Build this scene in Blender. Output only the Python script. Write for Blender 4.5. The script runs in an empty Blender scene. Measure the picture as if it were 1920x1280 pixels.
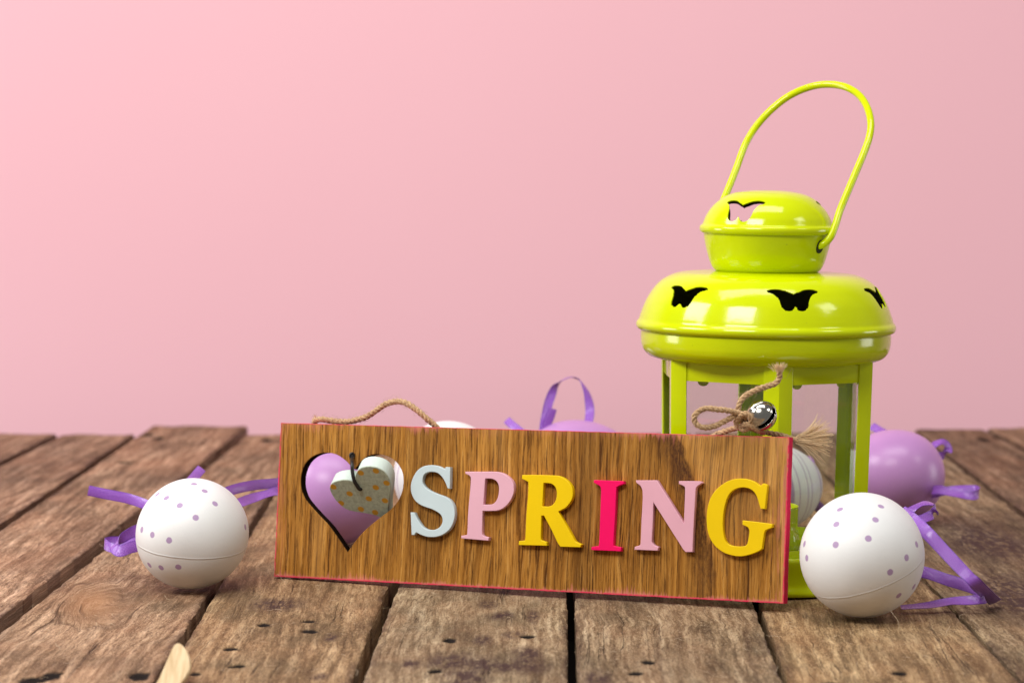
import bpy, bmesh, math, random
import numpy as np
from mathutils import Vector, Matrix
from mathutils.bvhtree import BVHTree
random.seed(7); rng = np.random.default_rng(7)
scene = bpy.context.scene
C = scene.collection

# ------------------------------------------------------------------ camera
H = .228; F = 5200.; TH = math.atan(345/5200)
cam_d = bpy.data.cameras.new('camera'); cam = bpy.data.objects.new('camera', cam_d); C.objects.link(cam)
cam.location = (0, 0, H); cam.rotation_euler = (math.pi/2-TH, 0, 0)
cam_d.sensor_width = 36; cam_d.lens = 36*F/1920; cam_d.clip_start = .02; cam_d.clip_end = 60
cam_d.dof.use_dof = True; cam_d.dof.focus_distance = 1.43; cam_d.dof.aperture_fstop = 13
scene.camera = cam

# ------------------------------------------------------------------ world, lamps, exposure
W = bpy.data.worlds.new('World'); scene.world = W; W.use_nodes = True
W.node_tree.nodes['Background'].inputs[0].default_value = (1, .985, .97, 1)
W.node_tree.nodes['Background'].inputs[1].default_value = .17
def area(name, loc, tgt, sx, sy, p, col=(1, 1, 1)):
    l = bpy.data.lights.new(name, 'AREA'); l.shape = 'RECTANGLE'; l.size = sx; l.size_y = sy; l.energy = p; l.color = col
    o = bpy.data.objects.new(name, l); C.objects.link(o); o.location = loc
    o.rotation_euler = (Vector(tgt)-Vector(loc)).to_track_quat('-Z', 'Y').to_euler()
area('softbox_front', (-.42, .55, 1.02), (.05, 1.6, .1), .56, .34, 11.5, (1, .985, .96))
area('softbox_side', (-1.25, 1.25, 1.10), (0, 1.9, .15), .62, .50, 14, (1, .99, .98))
area('softbox_right', (1.15, 1.0, 1.05), (.1, 1.5, .1), .36, .30, 2.4, (1, .97, .93))
area('added_backdrop_fill', (-.05, 1.25, 1.45), (.04, 2.55, -.10), 1.2, .5, 12.8, (1, .99, .98))  # added fill with no known source, brightens the pink wall
area('added_fill_low_left', (-1.5, 1.72, .18), (.3, 2.55, .12), .5, .5, 6.2, (1, .99, .98))  # invented fill out of frame, evens the wall from the left
area('added_fill_low_right', (1.5, 1.72, .18), (-.3, 2.55, .12), .5, .5, 3.6, (1, .99, .98))  # weaker invented fill out of frame, lifts the wall's right side
scene.view_settings.view_transform = 'Standard'; scene.view_settings.look = 'None'
scene.view_settings.exposure = 0; scene.view_settings.gamma = 1
scene.render.resolution_x = 1024; scene.render.resolution_y = 682
scene.render.engine = 'CYCLES'
scene.cycles.max_bounces = 10; scene.cycles.transparent_max_bounces = 16

# ------------------------------------------------------------------ helpers
fw = Vector((0, math.cos(TH), -math.sin(TH))); up = Vector((0, math.sin(TH), math.cos(TH)))
def ray(px, py): return fw*F + Vector((px-960, 0, 0)) - up*(py-640)
def at(px, py, D): r = ray(px, py); return Vector((0, 0, H)) + r*(D/r.y)
def ground(px, py, z=0): r = ray(px, py); return Vector((0, 0, H)) + r*((z-H)/r.z)
def onplane(px, py, p0, n): r = ray(px, py); o = Vector((0, 0, H)); return o + r*((p0-o).dot(n)/r.dot(n))

def tag(o, label=None, cat=None, group=None, kind=None):
    for k, v in (('label', label), ('category', cat), ('group', group), ('kind', kind)):
        if v: o[k] = v
    return o
def empty(name, loc=(0, 0, 0), **kw):
    o = bpy.data.objects.new(name, None); o.empty_display_size = .02; C.objects.link(o); o.location = loc; return tag(o, **kw)
def link(name, me, parent=None, smooth=True, mats=None):
    if mats:
        for m in mats: me.materials.append(m)
    if smooth and len(me.polygons): me.polygons.foreach_set('use_smooth', [True]*len(me.polygons))
    o = bpy.data.objects.new(name, me); C.objects.link(o)
    if parent: o.parent = parent
    return o
def pyobj(name, V, Fc, mat, parent=None, smooth=True, sharp=None):
    me = bpy.data.meshes.new(name); me.from_pydata([tuple(v) for v in V], [], Fc); me.update()
    o = link(name, me, parent, smooth, mat if isinstance(mat, list) else [mat])
    if sharp: me.set_sharp_from_angle(angle=math.radians(sharp))
    return o
def cr(pts, n=6, closed=False):
    """Catmull-Rom through points of any dimension"""
    P = [np.array(p, float) for p in pts]; out = []; m = len(P)
    for i in range(m if closed else m-1):
        a = P[(i-1) % m] if closed or i else 2*P[0]-P[1]; b = P[i]; c = P[(i+1) % m]
        d = P[(i+2) % m] if closed or i+2 < m else 2*P[-1]-P[-2]
        for k in range(n):
            t = k/n; out.append(.5*((2*b)+(c-a)*t+(2*a-5*b+4*c-d)*t*t+(3*b-a-3*c+d)*t**3))
    if not closed: out.append(P[-1])
    return out
def outline(pts, n=5):
    """closed outline; a third value marks a corner"""
    k0 = next((i for i, p in enumerate(pts) if len(p) == 3), None)
    if k0 is None: return [tuple(p) for p in cr([p[:2] for p in pts], n, True)]
    q = pts[k0:]+pts[:k0]+[pts[k0]]; runs = []; cur = [q[0][:2]]
    for p in q[1:]:
        cur.append(p[:2])
        if len(p) == 3: runs.append(cur); cur = [p[:2]]
    out = []
    for r in runs:
        s = cr(r, n) if len(r) > 2 else [np.array(x, float) for x in r]
        out += s[:-1]
    return [tuple(p) for p in out]
def plate(name, loops, y0, y1, bev, mats, parent, res=2):
    """flat outline (x,z loops, holes too) extruded along y from y0 (front) to y1"""
    cu = bpy.data.curves.new(name, 'CURVE'); cu.dimensions = '2D'; cu.fill_mode = 'BOTH'
    for lp in loops:
        s = cu.splines.new('POLY'); s.points.add(len(lp)-1)
        for i, (x, z) in enumerate(lp): s.points[i].co = (x, z, 0, 1)
        s.use_cyclic_u = True
    cu.extrude = (y1-y0)/2-bev; cu.bevel_depth = bev; cu.bevel_resolution = res; cu.offset = -bev
    t = bpy.data.objects.new('t', cu); C.objects.link(t)
    dg = bpy.context.evaluated_depsgraph_get(); me = bpy.data.meshes.new_from_object(t.evaluated_get(dg))
    bpy.data.objects.remove(t); me.name = name
    R = Matrix(((1, 0, 0, 0), (0, 0, -1, (y0+y1)/2), (0, 1, 0, 0), (0, 0, 0, 1))); me.transform(R)
    me.materials.clear()
    o = link(name, me, parent, True, mats); me.set_sharp_from_angle(angle=math.radians(35)); return o
def tube_data(path, rad, sides=6, V=None, Fc=None, cap=True):
    if V is None: V, Fc = [], []
    path = [Vector(p) for p in path]; n = len(path); b0 = len(V)
    t0 = (path[1]-path[0]).normalized(); nrm = t0.orthogonal().normalized()
    for i, p in enumerate(path):
        t = (path[min(i+1, n-1)]-path[max(i-1, 0)])
        if t.length < 1e-9: t = t0
        t = t.normalized(); nrm = (nrm - t*nrm.dot(t)).normalized(); bn = t.cross(nrm); t0 = t
        r = rad[i] if hasattr(rad, '__len__') else rad
        for k in range(sides):
            a = 2*math.pi*k/sides; V.append(p+(nrm*math.cos(a)+bn*math.sin(a))*r)
    for i in range(n-1):
        for k in range(sides):
            k2 = (k+1) % sides; a = b0+i*sides
            Fc.append((a+k, a+k2, a+sides+k2, a+sides+k))
    if cap:
        Fc.append(tuple(b0+k for k in range(sides))[::-1]); Fc.append(tuple(b0+(n-1)*sides+k for k in range(sides)))
    return V, Fc

# ------------------------------------------------------------------ node helper
class Mat:
    def __init__(s, name):
        s.m = bpy.data.materials.new(name); s.m.use_nodes = True; s.t = s.m.node_tree; s.n = s.t.nodes
        s.p = s.n['Principled BSDF']; s.out = s.n['Material Output']
    def node(s, ty, **kw):
        nd = s.n.new(ty)
        for k, v in kw.items(): setattr(nd, k, v)
        return nd
    def lk(s, a, b): s.t.links.new(a, b)
    def put(s, sock, v):
        if isinstance(v, bpy.types.NodeSocket): s.lk(v, sock)
        elif v is not None: sock.default_value = v
    def set(s, **kw):
        for k, v in kw.items(): s.put(s.p.inputs[k.replace('_', ' ')], v)
        return s
    def coord(s, kind='Object'): return s.node('ShaderNodeTexCoord').outputs[kind]
    def mapping(s, v, scale=(1, 1, 1), loc=(0, 0, 0), rot=(0, 0, 0)):
        m = s.node('ShaderNodeMapping'); s.lk(v, m.inputs[0]); s.put(m.inputs['Scale'], scale); s.put(m.inputs['Location'], loc); s.put(m.inputs['Rotation'], rot); return m.outputs[0]
    def noise(s, v, scale=5, detail=4, rough=.55, dist=0, out=0):
        n = s.node('ShaderNodeTexNoise'); s.lk(v, n.inputs['Vector']); n.inputs['Scale'].default_value = scale
        n.inputs['Detail'].default_value = detail; n.inputs['Roughness'].default_value = rough; n.inputs['Distortion'].default_value = dist; return n.outputs[out]
    def math(s, op, a, b=None, c=None, clamp=False):
        n = s.node('ShaderNodeMath', operation=op, use_clamp=clamp)
        for i, x in enumerate((a, b, c)):
            if x is not None: s.put(n.inputs[i], x)
        return n.outputs[0]
    def vmath(s, op, a, b=None, out=0):
        n = s.node('ShaderNodeVectorMath', operation=op); s.put(n.inputs[0], a)
        if b is not None: s.put(n.inputs[1], b)
        return n.outputs[out]
    def rng(s, v, a, b, c=0, d=1):
        n = s.node('ShaderNodeMapRange'); n.clamp = True; s.put(n.inputs[0], v)
        for i, x in enumerate((a, b, c, d)): n.inputs[i+1].default_value = x
        return n.outputs[0]
    def ramp(s, v, stops, interp='LINEAR'):
        n = s.node('ShaderNodeValToRGB'); cr_ = n.color_ramp; cr_.interpolation = interp
        while len(cr_.elements) < len(stops): cr_.elements.new(.5)
        for e, (p, c) in zip(cr_.elements, stops): e.position = p; e.color = (*c, 1)
        s.lk(v, n.inputs[0]); return n.outputs[0]
    def mix(s, f, a, b, mode='MIX'):
        n = s.node('ShaderNodeMix', data_type='RGBA', blend_type=mode)
        s.put(n.inputs[0], f); s.put(n.inputs[6], (*a, 1) if isinstance(a, tuple) else a); s.put(n.inputs[7], (*b, 1) if isinstance(b, tuple) else b); return n.outputs[2]
    def bump(s, h, strength=.5, dist=.001, nrm=None):
        n = s.node('ShaderNodeBump'); s.lk(h, n.inputs['Height']); n.inputs['Strength'].default_value = strength; n.inputs['Distance'].default_value = dist
        if nrm is not None: s.lk(nrm, n.inputs['Normal'])
        return n.outputs[0]
    def sep(s, v): n = s.node('ShaderNodeSeparateXYZ'); s.lk(v, n.inputs[0]); return n.outputs
    def attr(s, name): return s.node('ShaderNodeAttribute', attribute_name=name).outputs['Fac']
    def dots(s, co, pts, r, soft=.00025, wob=0.):
        """1 inside any of the painted spots"""
        cur = None
        for p in pts:
            d = s.vmath('DISTANCE', co, tuple(p), 'Value'); cur = d if cur is None else s.math('MINIMUM', cur, d)
        if wob: cur = s.math('ADD', cur, s.math('MULTIPLY', s.math('SUBTRACT', s.noise(co, 900, 2), .5), wob))
        return s.rng(cur, r-soft, r+soft, 1, 0)

# ------------------------------------------------------------------ materials
def lime():
    m = Mat('lime_enamel'); co = m.coord()
    n = m.noise(co, 60, 3); sp = m.noise(co, 900, 2)
    col = m.mix(m.rng(n, .3, .7), (.555, .655, .0), (.59, .68, .0))
    col = m.mix(m.rng(sp, .74, .80), col, (.20, .22, .02))
    m.set(Base_Color=col, Roughness=m.rng(n, .3, .7, .10, .15), IOR=1.5, Specular_Tint=(1,1,.9,1), Normal=m.bump(m.noise(co, 220, 2), .10, .0006))
    return m.m
LIME = lime()
def simple(name, col, rough=.5, metal=0., **kw):
    m = Mat(name); m.set(Base_Color=(*col, 1), Roughness=rough, Metallic=metal, **kw); return m.m
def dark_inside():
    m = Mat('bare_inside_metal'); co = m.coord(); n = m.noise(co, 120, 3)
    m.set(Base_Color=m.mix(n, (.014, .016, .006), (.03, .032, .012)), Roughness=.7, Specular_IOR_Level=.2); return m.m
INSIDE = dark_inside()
def glass():
    m = Mat('clear_glass'); n = m.n; n.remove(m.p)
    tr = m.node('ShaderNodeBsdfTransparent'); tr.inputs[0].default_value = (.955, .975, .955, 1)
    gl = m.node('ShaderNodeBsdfGlossy'); gl.inputs['Roughness'].default_value = .02
    df = m.node('ShaderNodeBsdfDiffuse'); df.inputs[0].default_value = (.7, .7, .68, 1)
    fr = m.node('ShaderNodeFresnel'); ge = m.node('ShaderNodeNewGeometry'); m.lk(m.rng(ge.outputs['Backfacing'], 0, 1, 1.5, 1/1.5), fr.inputs[0])
    co = m.coord(); sm = m.rng(m.noise(m.mapping(co, (30, 30, 14)), 3, 5, .65), .5, .85, 0.0, .02)
    m1 = m.node('ShaderNodeMixShader'); m.lk(fr.outputs[0], m1.inputs[0]); m.lk(tr.outputs[0], m1.inputs[1]); m.lk(gl.outputs[0], m1.inputs[2])
    m2 = m.node('ShaderNodeMixShader'); m.lk(sm, m2.inputs[0]); m.lk(m1.outputs[0], m2.inputs[1]); m.lk(df.outputs[0], m2.inputs[2])
    m.lk(m2.outputs[0], m.out.inputs[0]); return m.m
GLASS = glass()
def ribbon_mat():
    m = Mat('purple_satin'); uv = m.coord('UV'); n = m.noise(m.mapping(uv, (2200, 160, 1)), 1, 3)
    w = m.node('ShaderNodeTexWave', wave_type='BANDS', bands_direction='Y'); m.lk(m.mapping(uv, (1, 2400, 1)), w.inputs[0]); w.inputs['Scale'].default_value = .35; w.inputs['Distortion'].default_value = 1.5
    u = m.sep(uv)[0]; edge = m.math('GREATER_THAN', m.math('ABSOLUTE', m.math('SUBTRACT', m.math('MULTIPLY', u, 1/.0058), .5)), .43)
    n2 = m.noise(m.mapping(uv, (3600, 2200, 1)), 1, 3, .7)
    col = m.mix(m.rng(n2, .35, .65), (.14, .028, .34), (.40, .14, .62)); col = m.mix(m.math('MULTIPLY', edge, .6), col, (.09, .015, .30))
    m.set(Base_Color=col, Roughness=m.rng(n2, .3, .7, .20, .36), Sheen_Weight=.05, Coat_Weight=.35, Coat_Roughness=.16, Specular_IOR_Level=.9, Specular_Tint=(.85, .7, 1, 1),
          Normal=m.bump(m.math('ADD', m.math('MULTIPLY', w.outputs['Fac'], .4), m.math('ADD', n, m.math('MULTIPLY', n2, .6))), .5, .0003)); return m.m
RIB = ribbon_mat()
def twine_mat():
    m = Mat('jute_twine'); co = m.coord(); n = m.noise(co, 900, 4); b = m.noise(co, 90, 2)
    col = m.ramp(n, [(.25, (.26, .14, .06)), (.5, (.52, .32, .155)), (.78, (.74, .52, .29))]); col = m.mix(m.rng(b, .4, .7, 0, .35), col, (.30, .17, .08))
    m.set(Base_Color=col, Roughness=.85, Sheen_Weight=.3, Normal=m.bump(n, .8, .0006)); return m.m
TWINE = twine_mat()
FIB = Mat('loose_jute'); FIB.set(Base_Color=(.78, .57, .33, 1), Roughness=.8); FIB = FIB.m

# ------------------------------------------------------------------ setting: backdrop
def wall():
    m = Mat('pink_paper'); co = m.coord(); n = m.noise(co, 1.4, 3); f = m.noise(co, 260, 3)
    m.set(Base_Color=m.mix(m.rng(n, .35, .7), (.84, .475, .53), (.83, .46, .515)), Roughness=.8, Specular_IOR_Level=.25, Normal=m.bump(f, .08, .0004)); return m.m
YW = 2.55
V = [(-3.2, YW, -1.2), (3.2, YW, -1.2), (3.2, YW, 2.6), (-3.2, YW, 2.6), (-3.2, YW+.03, -1.2), (3.2, YW+.03, -1.2), (3.2, YW+.03, 2.6), (-3.2, YW+.03, 2.6)]
o = pyobj('wall', V, [(0, 1, 2, 3), (5, 4, 7, 6), (4, 0, 3, 7), (1, 5, 6, 2), (3, 2, 6, 7), (4, 5, 1, 0)], wall(), smooth=False); tag(o, kind='structure', label='plain pale pink backdrop wall behind the table')

# ------------------------------------------------------------------ table of rough planks
def vnoise(u, v, su, sv, seed):
    r = np.random.default_rng(seed); G = r.random((256, 256)); x = u/su+37; y = v/sv+91
    xi = np.floor(x).astype(int); yi = np.floor(y).astype(int); fx = x-xi; fy = y-yi; fx = fx*fx*(3-2*fx); fy = fy*fy*(3-2*fy)
    g = lambda a, b: G[a % 256, b % 256]
    return (g(xi, yi)*(1-fx)+g(xi+1, yi)*fx)*(1-fy)+(g(xi, yi+1)*(1-fx)+g(xi+1, yi+1)*fx)*fy
HOLES = [(495, 1167, .0021, .0035), (579, 1160, .0022, .0026), (581, 1178, .0028, .0038), (432, 1212, .0024, .003), (446, 1244, .0026, .003), (365, 1258, .0018, .003),
         (843, 1195, .0021, .004), (817, 1252, .002, .0035), (990, 1187, .0024, .003), (1216, 1238, .0024, .0032), (1192, 1259, .0022, .003), (1559, 1276, .0024, .003), (1686, 1257, .0022, .0035),
         (277, 817, .003, .008), (297, 823, .003, .008), (234, 868, .005, .004), (500, 822, .003, .008), (262, 1262, .003, .006), (95, 1262, .003, .006), (60, 1270, .004, .005), (1844, 822, .003, .01), (1870, 818, .002, .01)]
STAINS = [(870, 1265, .010, .03), (905, 1240, .008, .02), (985, 1240, .010, .02), (940, 1150, .006, .012), (1120, 1270, .006, .02), (520, 1130, .012, .02), (700, 1010, .01, .05), (917, 1128, .0045, .012), (949, 1146, .003, .010), (990, 1219, .007, .016), (948, 1245, .005, .012), (599, 1263, .004, .008), (960, 1185, .0045, .010), (770, 1240, .004, .014),
          (850, 1235, .012, .020), (905, 1195, .004, .012), (1900, 1110, .02, .08), (1850, 1010, .025, .08), (620, 1190, .003, .01), (1000, 1150, .003, .02)]
KNOTS = [(170, 1128, .0175, .072)]
CRACKS = [[(1236, 1165), (1232, 1215), (1246, 1280)], [(1395, 1180), (1408, 1230), (1425, 1280)], [(60, 1250), (160, 1180), (240, 1150)]]
def plank_mat():
    m = Mat('weathered_plank'); uv = m.coord('UV'); oi = m.node('ShaderNodeObjectInfo')
    rnd = m.math('MULTIPLY', oi.outputs['Random'], 37.)
    cb = m.node('ShaderNodeCombineXYZ'); m.lk(rnd, cb.inputs[2]); v = m.vmath('ADD', uv, cb.outputs[0])
    kn = m.attr('knot'); st = m.attr('stain'); ho = m.attr('hole')
    warpn = m.noise(m.mapping(v, (14, 5, 1)), 1, 3, out=1)
    w = m.vmath('ADD', v, m.vmath('SCALE', m.vmath('SUBTRACT', warpn, (.5, .5, .5)), None)); w.node.inputs[1].links[0].from_node.inputs['Scale'].default_value = .012
    c3 = m.node('ShaderNodeCombineXYZ'); m.lk(m.math('MULTIPLY', kn, .02), c3.inputs[0]); w = m.vmath('ADD', w, c3.outputs[0])
    fine = m.noise(m.mapping(w, (1000, 60, 1)), 1, 6, .72); med = m.noise(m.mapping(w, (210, 11, 1)), 1, 6, .68); big = m.noise(m.mapping(v, (24, 8, 1)), 1, 4, .6)
    saw = m.noise(m.mapping(v, (60, 800, 1)), 1, 3, .7); fuzz = m.noise(m.mapping(v, (1250, 300, 1)), 1, 6, .85); mot = m.noise(m.mapping(w, (380, 60, 1), (1, 2, 0)), 1, 6, .8); big2 = m.noise(m.mapping(v, (16, 5, 1), (9, 4, 0)), 1, 5, .7)
    crk = m.noise(m.mapping(w, (120, 2.2, 1), (5, 5, 0)), 1, 3, .5); crk = m.math('MULTIPLY', m.rng(m.math('ABSOLUTE', m.math('SUBTRACT', crk, .5)), .0, .011, 1, 0), m.rng(m.noise(m.mapping(v, (40, 9, 1), (2, 8, 0)), 1, 2), .54, .62))
    base = m.ramp(med, [(.34, (.11, .066, .038)), (.45, (.29, .195, .118)), (.55, (.48, .35, .23)), (.67, (.76, .60, .43))])
    base = m.mix(m.rng(fine, .52, .36, 0, .8), base, (.085, .048, .028))
    base = m.mix(m.rng(mot, .50, .34, 0, .7), base, (.11, .068, .042))
    base = m.mix(m.rng(mot, .54, .68, 0, .5), base, (.72, .56, .41))
    base = m.mix(m.rng(fuzz, .54, .66, 0, .8), base, (.80, .65, .49))
    base = m.mix(m.rng(fuzz, .47, .37, 0, .85), base, (.07, .042, .024))
    base = m.mix(m.rng(big, .42, .62, 0, .5), base, m.mix(.6, base, (.40, .22, .13)))
    grey = m.rng(m.noise(m.mapping(v, (30, 14, 1), (3, 5, 0)), 1, 4), .5, .66, 0, .6)
    base = m.mix(grey, base, m.mix(.65, base, (.11, .09, .062)))
    base = m.mix(m.rng(big2, .47, .66, 0, .8), base, m.mix(.68, base, (.06, .038, .022)))
    base = m.mix(m.rng(m.noise(m.mapping(v, (650, 160, 1), (4, 4, 0)), 1, 4, .7), .64, .70, 0, .8), base, (.05, .03, .018))
    base = m.mix(m.math('MULTIPLY', crk, .8), base, (.03, .016, .010))
    base = m.mix(1., base, oi.outputs['Color'], 'MULTIPLY')
    base = m.mix(m.math('MULTIPLY', m.rng(kn, .05, .9), .40), base, (.42, .20, .08)); ring = m.attr('ring'); base = m.mix(m.math('MULTIPLY', ring, .85), base, (.055, .022, .012))
    stn = m.math('MULTIPLY', st, m.rng(m.noise(m.mapping(v, (300, 90, 1)), 1, 4, .7), .32, .55), clamp=True)
    base = m.mix(m.math('MULTIPLY', stn, .92), base, (.050, .024, .024))
    base = m.mix(m.rng(ho, .08, .4), base, (.012, .008, .006))
    hgt = m.math('ADD', m.math('ADD', m.math('MULTIPLY', fine, .55), m.math('MULTIPLY', crk, -.8)), m.math('ADD', m.math('MULTIPLY', fuzz, .55), m.math('ADD', m.math('MULTIPLY', saw, .35), med)))
    m.set(Base_Color=base, Roughness=m.rng(med, .3, .7, .85, .68), Specular_IOR_Level=.16, Normal=m.bump(hgt, .8, .0013)); return m.m
PLANK = plank_mat()
gp = lambda x, y: ground(x, y)
GAPS = [  # (two picture points on the centre line, half width in metres)
    (((-520, 985), (-140, 830)), .003), (((-240, 985), (112, 812)), .003), (((0, 987), (247, 820)), .0042), (((0, 1170), (462, 808)), .0040), (((289, 1284), (394, 1112)), .0022), (((665, 1280), (735, 1100)), .0027), (((1074, 1280), (1070, 1115)), .0022),
    (((1475, 1280), (1422, 1138)), .0018), (((1915, 1272), (1732, 1080)), .0012), (((1900, 946), (1727, 814)), .0016), (((2120, 946), (1900, 830)), .002), (((2400, 946), (2100, 830)), .002)]
table = empty('wooden_table', (0, 1.6, 0), label='rustic table top of weathered brown planks with dark gaps', cat='table')
def gapx(g, D):
    a, b = gp(*g[0][0]), gp(*g[0][1]); return a.x+(b.x-a.x)*(D-a.y)/(b.y-a.y)
TINT = [(1., .84, .78), (1., .84, .78), (1.12, .96, .88), (1.04, .90, .80), (.98, .86, .68), (.90, .88, .78), (.90, .86, .76), (1.04, .94, .72), (.84, .80, .68), (.72, .62, .55), (.92, .78, .68)]
BACK = [2.29, 2.29, 2.345, 2.295, 2.30, 2.30, 2.30, 2.31, 2.31, 2.33, 2.34, 2.33]; ZO = [0, -.0006, .0008, -.0010, -.001, -.0012, -.0006, -.001, -.0012, -.0004, 0, 0]
HP = [(gp(a, b), c, d) for a, b, c, d in HOLES]; SP = [(gp(a, b), c, d) for a, b, c, d in STAINS]; KP = [(gp(a, b), c, d) for a, b, c, d in KNOTS]
CP = [[gp(a, b) for a, b in l] for l in CRACKS]
for i in range(len(GAPS)-1):
    gl, gr = GAPS[i], GAPS[i+1]; near = 2 <= i <= 8
    Ds = np.concatenate([np.arange(1.10, 1.56, .0011 if near else .004), np.arange(1.56, BACK[i], .0026)]); Ds[-1] = BACK[i]
    Lx = np.array([gapx(gl, d)+gl[1] for d in Ds]); Rx = np.array([gapx(gr, d)-gr[1] for d in Ds])
    nc = 78 if near else 40; s = np.linspace(0, 1, nc); s = .5-.5*np.cos(np.pi*s)*(.35+.65*np.abs(np.cos(np.pi*s))**0) if False else s
    S, DD = np.meshgrid(s, Ds); Wd = (Rx-Lx)[:, None]
    for sgn, arr in ((1, 'L'), (-1, 'R')):
        jit = (vnoise(Ds, Ds*0+i, .018, 1, 100+i)-.5)*.0008 + (vnoise(Ds, Ds*0+i, .004, 1, 300+i*3+sgn)-.5)*.0005 + np.clip(vnoise(Ds, Ds*0+i*2+sgn, .03, 1, 200+i)-.80, 0, 1)*.005
        if arr == 'L': Lx = Lx+jit
        else: Rx = Rx-jit
    X = Lx[:, None]+(Rx-Lx)[:, None]*S; Y = DD.copy()
    Y[-6:] += 0; endj = (vnoise(X[-1], X[-1]*0+i, .012, 1, 500+i)-.5)*.016; Y[-1] += endj; Y[-2] += endj*.8; Y[-3] += endj*.5
    e = np.minimum(X-Lx[:, None], Rx[:, None]-X); ee = BACK[i]-DD
    Z = ZO[i] + (vnoise(X, Y, .03, .25, 11+i)-.5)*.0005 + (vnoise(X, Y, .0022, .06, 31+i)-.5)*.00010 + (vnoise(X, Y, .0012, .012, 51+i)-.5)*.00006
    wr = .0005+.0006*vnoise(X, Y, 1, .02, 71+i)
    Z -= np.clip(1-e/wr, 0, 1)**2*wr*.8; Z -= np.clip(1-ee/.006, 0, 1)**2*.003
    hole = np.zeros_like(X); stain = np.zeros_like(X); knot = np.zeros_like(X); ring = np.zeros_like(X)
    for p, a, b in HP:
        q = np.hypot((X-p.x)/a/1.2, (Y-p.y)/b/1.35)+(vnoise(X, Y, .0018, .003, 9)-.5)*.6; hole = np.maximum(hole, np.clip(1.5-q, 0, 1))
    for p, a, b in SP: stain = np.maximum(stain, np.clip(1.5-np.hypot((X-p.x)/a, (Y-p.y)/b), 0, 1))
    for p, a, b in KP:
        q = np.hypot((X-p.x+.12*(Y-p.y))/a, (Y-p.y)/b)+(vnoise(X, Y, .006, .02, 19)-.5)*.25; knot = np.maximum(knot, np.clip(1.15-q, 0, 1)); ring = np.maximum(ring, np.clip(1-np.abs(q-1)/.055, 0, 1)*np.clip(vnoise(X, Y, .02, .03, 23)*1.6-.25, 0, 1)); 
    for l in CP:
        yy = np.array([p.y for p in l])[::-1]; xx = np.array([p.x for p in l])[::-1]
        cx = np.interp(Y, yy, xx)+(vnoise(X*0, Y, 1, .006, 77)-.5)*.0012; ok = (Y > yy[0]) & (Y < yy[-1])
        ring = np.maximum(ring, np.clip(1-np.abs(X-cx)/.0012, 0, 1)*ok*.9)
    for kx in (.3, .7): pass
    stain = np.maximum(stain, np.clip(1-e/.0045, 0, 1)*.55*(vnoise(X, Y, .01, .03, 83+i) > .35))
    Z -= hole*.0022; Z -= ring*.0007
    n0, n1 = X.shape; co = np.stack([X, Y-1.6, Z], -1).reshape(-1, 3)
    idx = np.arange(n0*n1).reshape(n0, n1)
    q = np.stack([idx[:-1, :-1], idx[:-1, 1:], idx[1:, 1:], idx[1:, :-1]], -1).reshape(-1, 4)
    bd = np.concatenate([idx[0, :], idx[1:, -1], idx[-1, -2::-1], idx[-2:0:-1, 0]])
    low = co[bd].copy(); low[:, 2] = -.021; b2 = np.arange(len(bd))+len(co); r_ = np.roll(np.arange(len(bd)), -1)
    q2 = np.stack([bd, b2, b2[r_], bd[r_]], -1); co = np.concatenate([co, low]); q = np.concatenate([q, q2])
    me = bpy.data.meshes.new('plank'); me.vertices.add(len(co)); me.vertices.foreach_set('co', co.astype(np.float32).ravel())
    me.loops.add(len(q)*4); me.loops.foreach_set('vertex_index', q.astype(np.int32).ravel()); me.polygons.add(len(q)); me.polygons.foreach_set('loop_start', np.arange(0, len(q)*4, 4, dtype=np.int32))
    me.update(calc_edges=True)
    uvv = np.stack([np.concatenate([(X-Lx[:, None]).ravel(), co[len(X.ravel()):, 0]+co[len(X.ravel()):, 2]]), np.concatenate([Y.ravel(), co[len(X.ravel()):, 1]+1.6])], -1)
    uvl = me.uv_layers.new(name='UVMap'); uvl.data.foreach_set('uv', uvv[q.ravel()].astype(np.float32).ravel())
    for nm, A in (('hole', hole), ('stain', stain), ('knot', knot), ('ring', ring)):
        at_ = me.attributes.new(nm, 'FLOAT', 'POINT'); at_.data.foreach_set('value', np.concatenate([A.ravel(), np.zeros(len(bd))]).astype(np.float32))
    ob = link('plank', me, table, True, [PLANK]); me.set_sharp_from_angle(angle=math.radians(60)); ob.color = (*TINT[i], 1)
def box(x0, x1, y0, y1, z0, z1):
    return [(x0, y0, z0), (x1, y0, z0), (x1, y1, z0), (x0, y1, z0), (x0, y0, z1), (x1, y0, z1), (x1, y1, z1), (x0, y1, z1)], [(3, 2, 1, 0), (4, 5, 6, 7), (0, 1, 5, 4), (1, 2, 6, 5), (2, 3, 7, 6), (3, 0, 4, 7)]
for y in (1.18, 1.72, 2.2):
    v, f = box(-.85, .85, y-1.6-.05, y-1.6+.05, -.065, -.0225); pyobj('crossbar', v, f, simple('dark_beam', (.05, .03, .02), .8), table, False)
v, f = box(-.85, .85, -.5, .62, -.075, -.0655); pyobj('gap_blocker', v, f, simple('gap_blocker_dark', (.03, .02, .014), .9), table, False)  # added dark sheet under the planks, blocks light so the gaps stay dark

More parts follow.
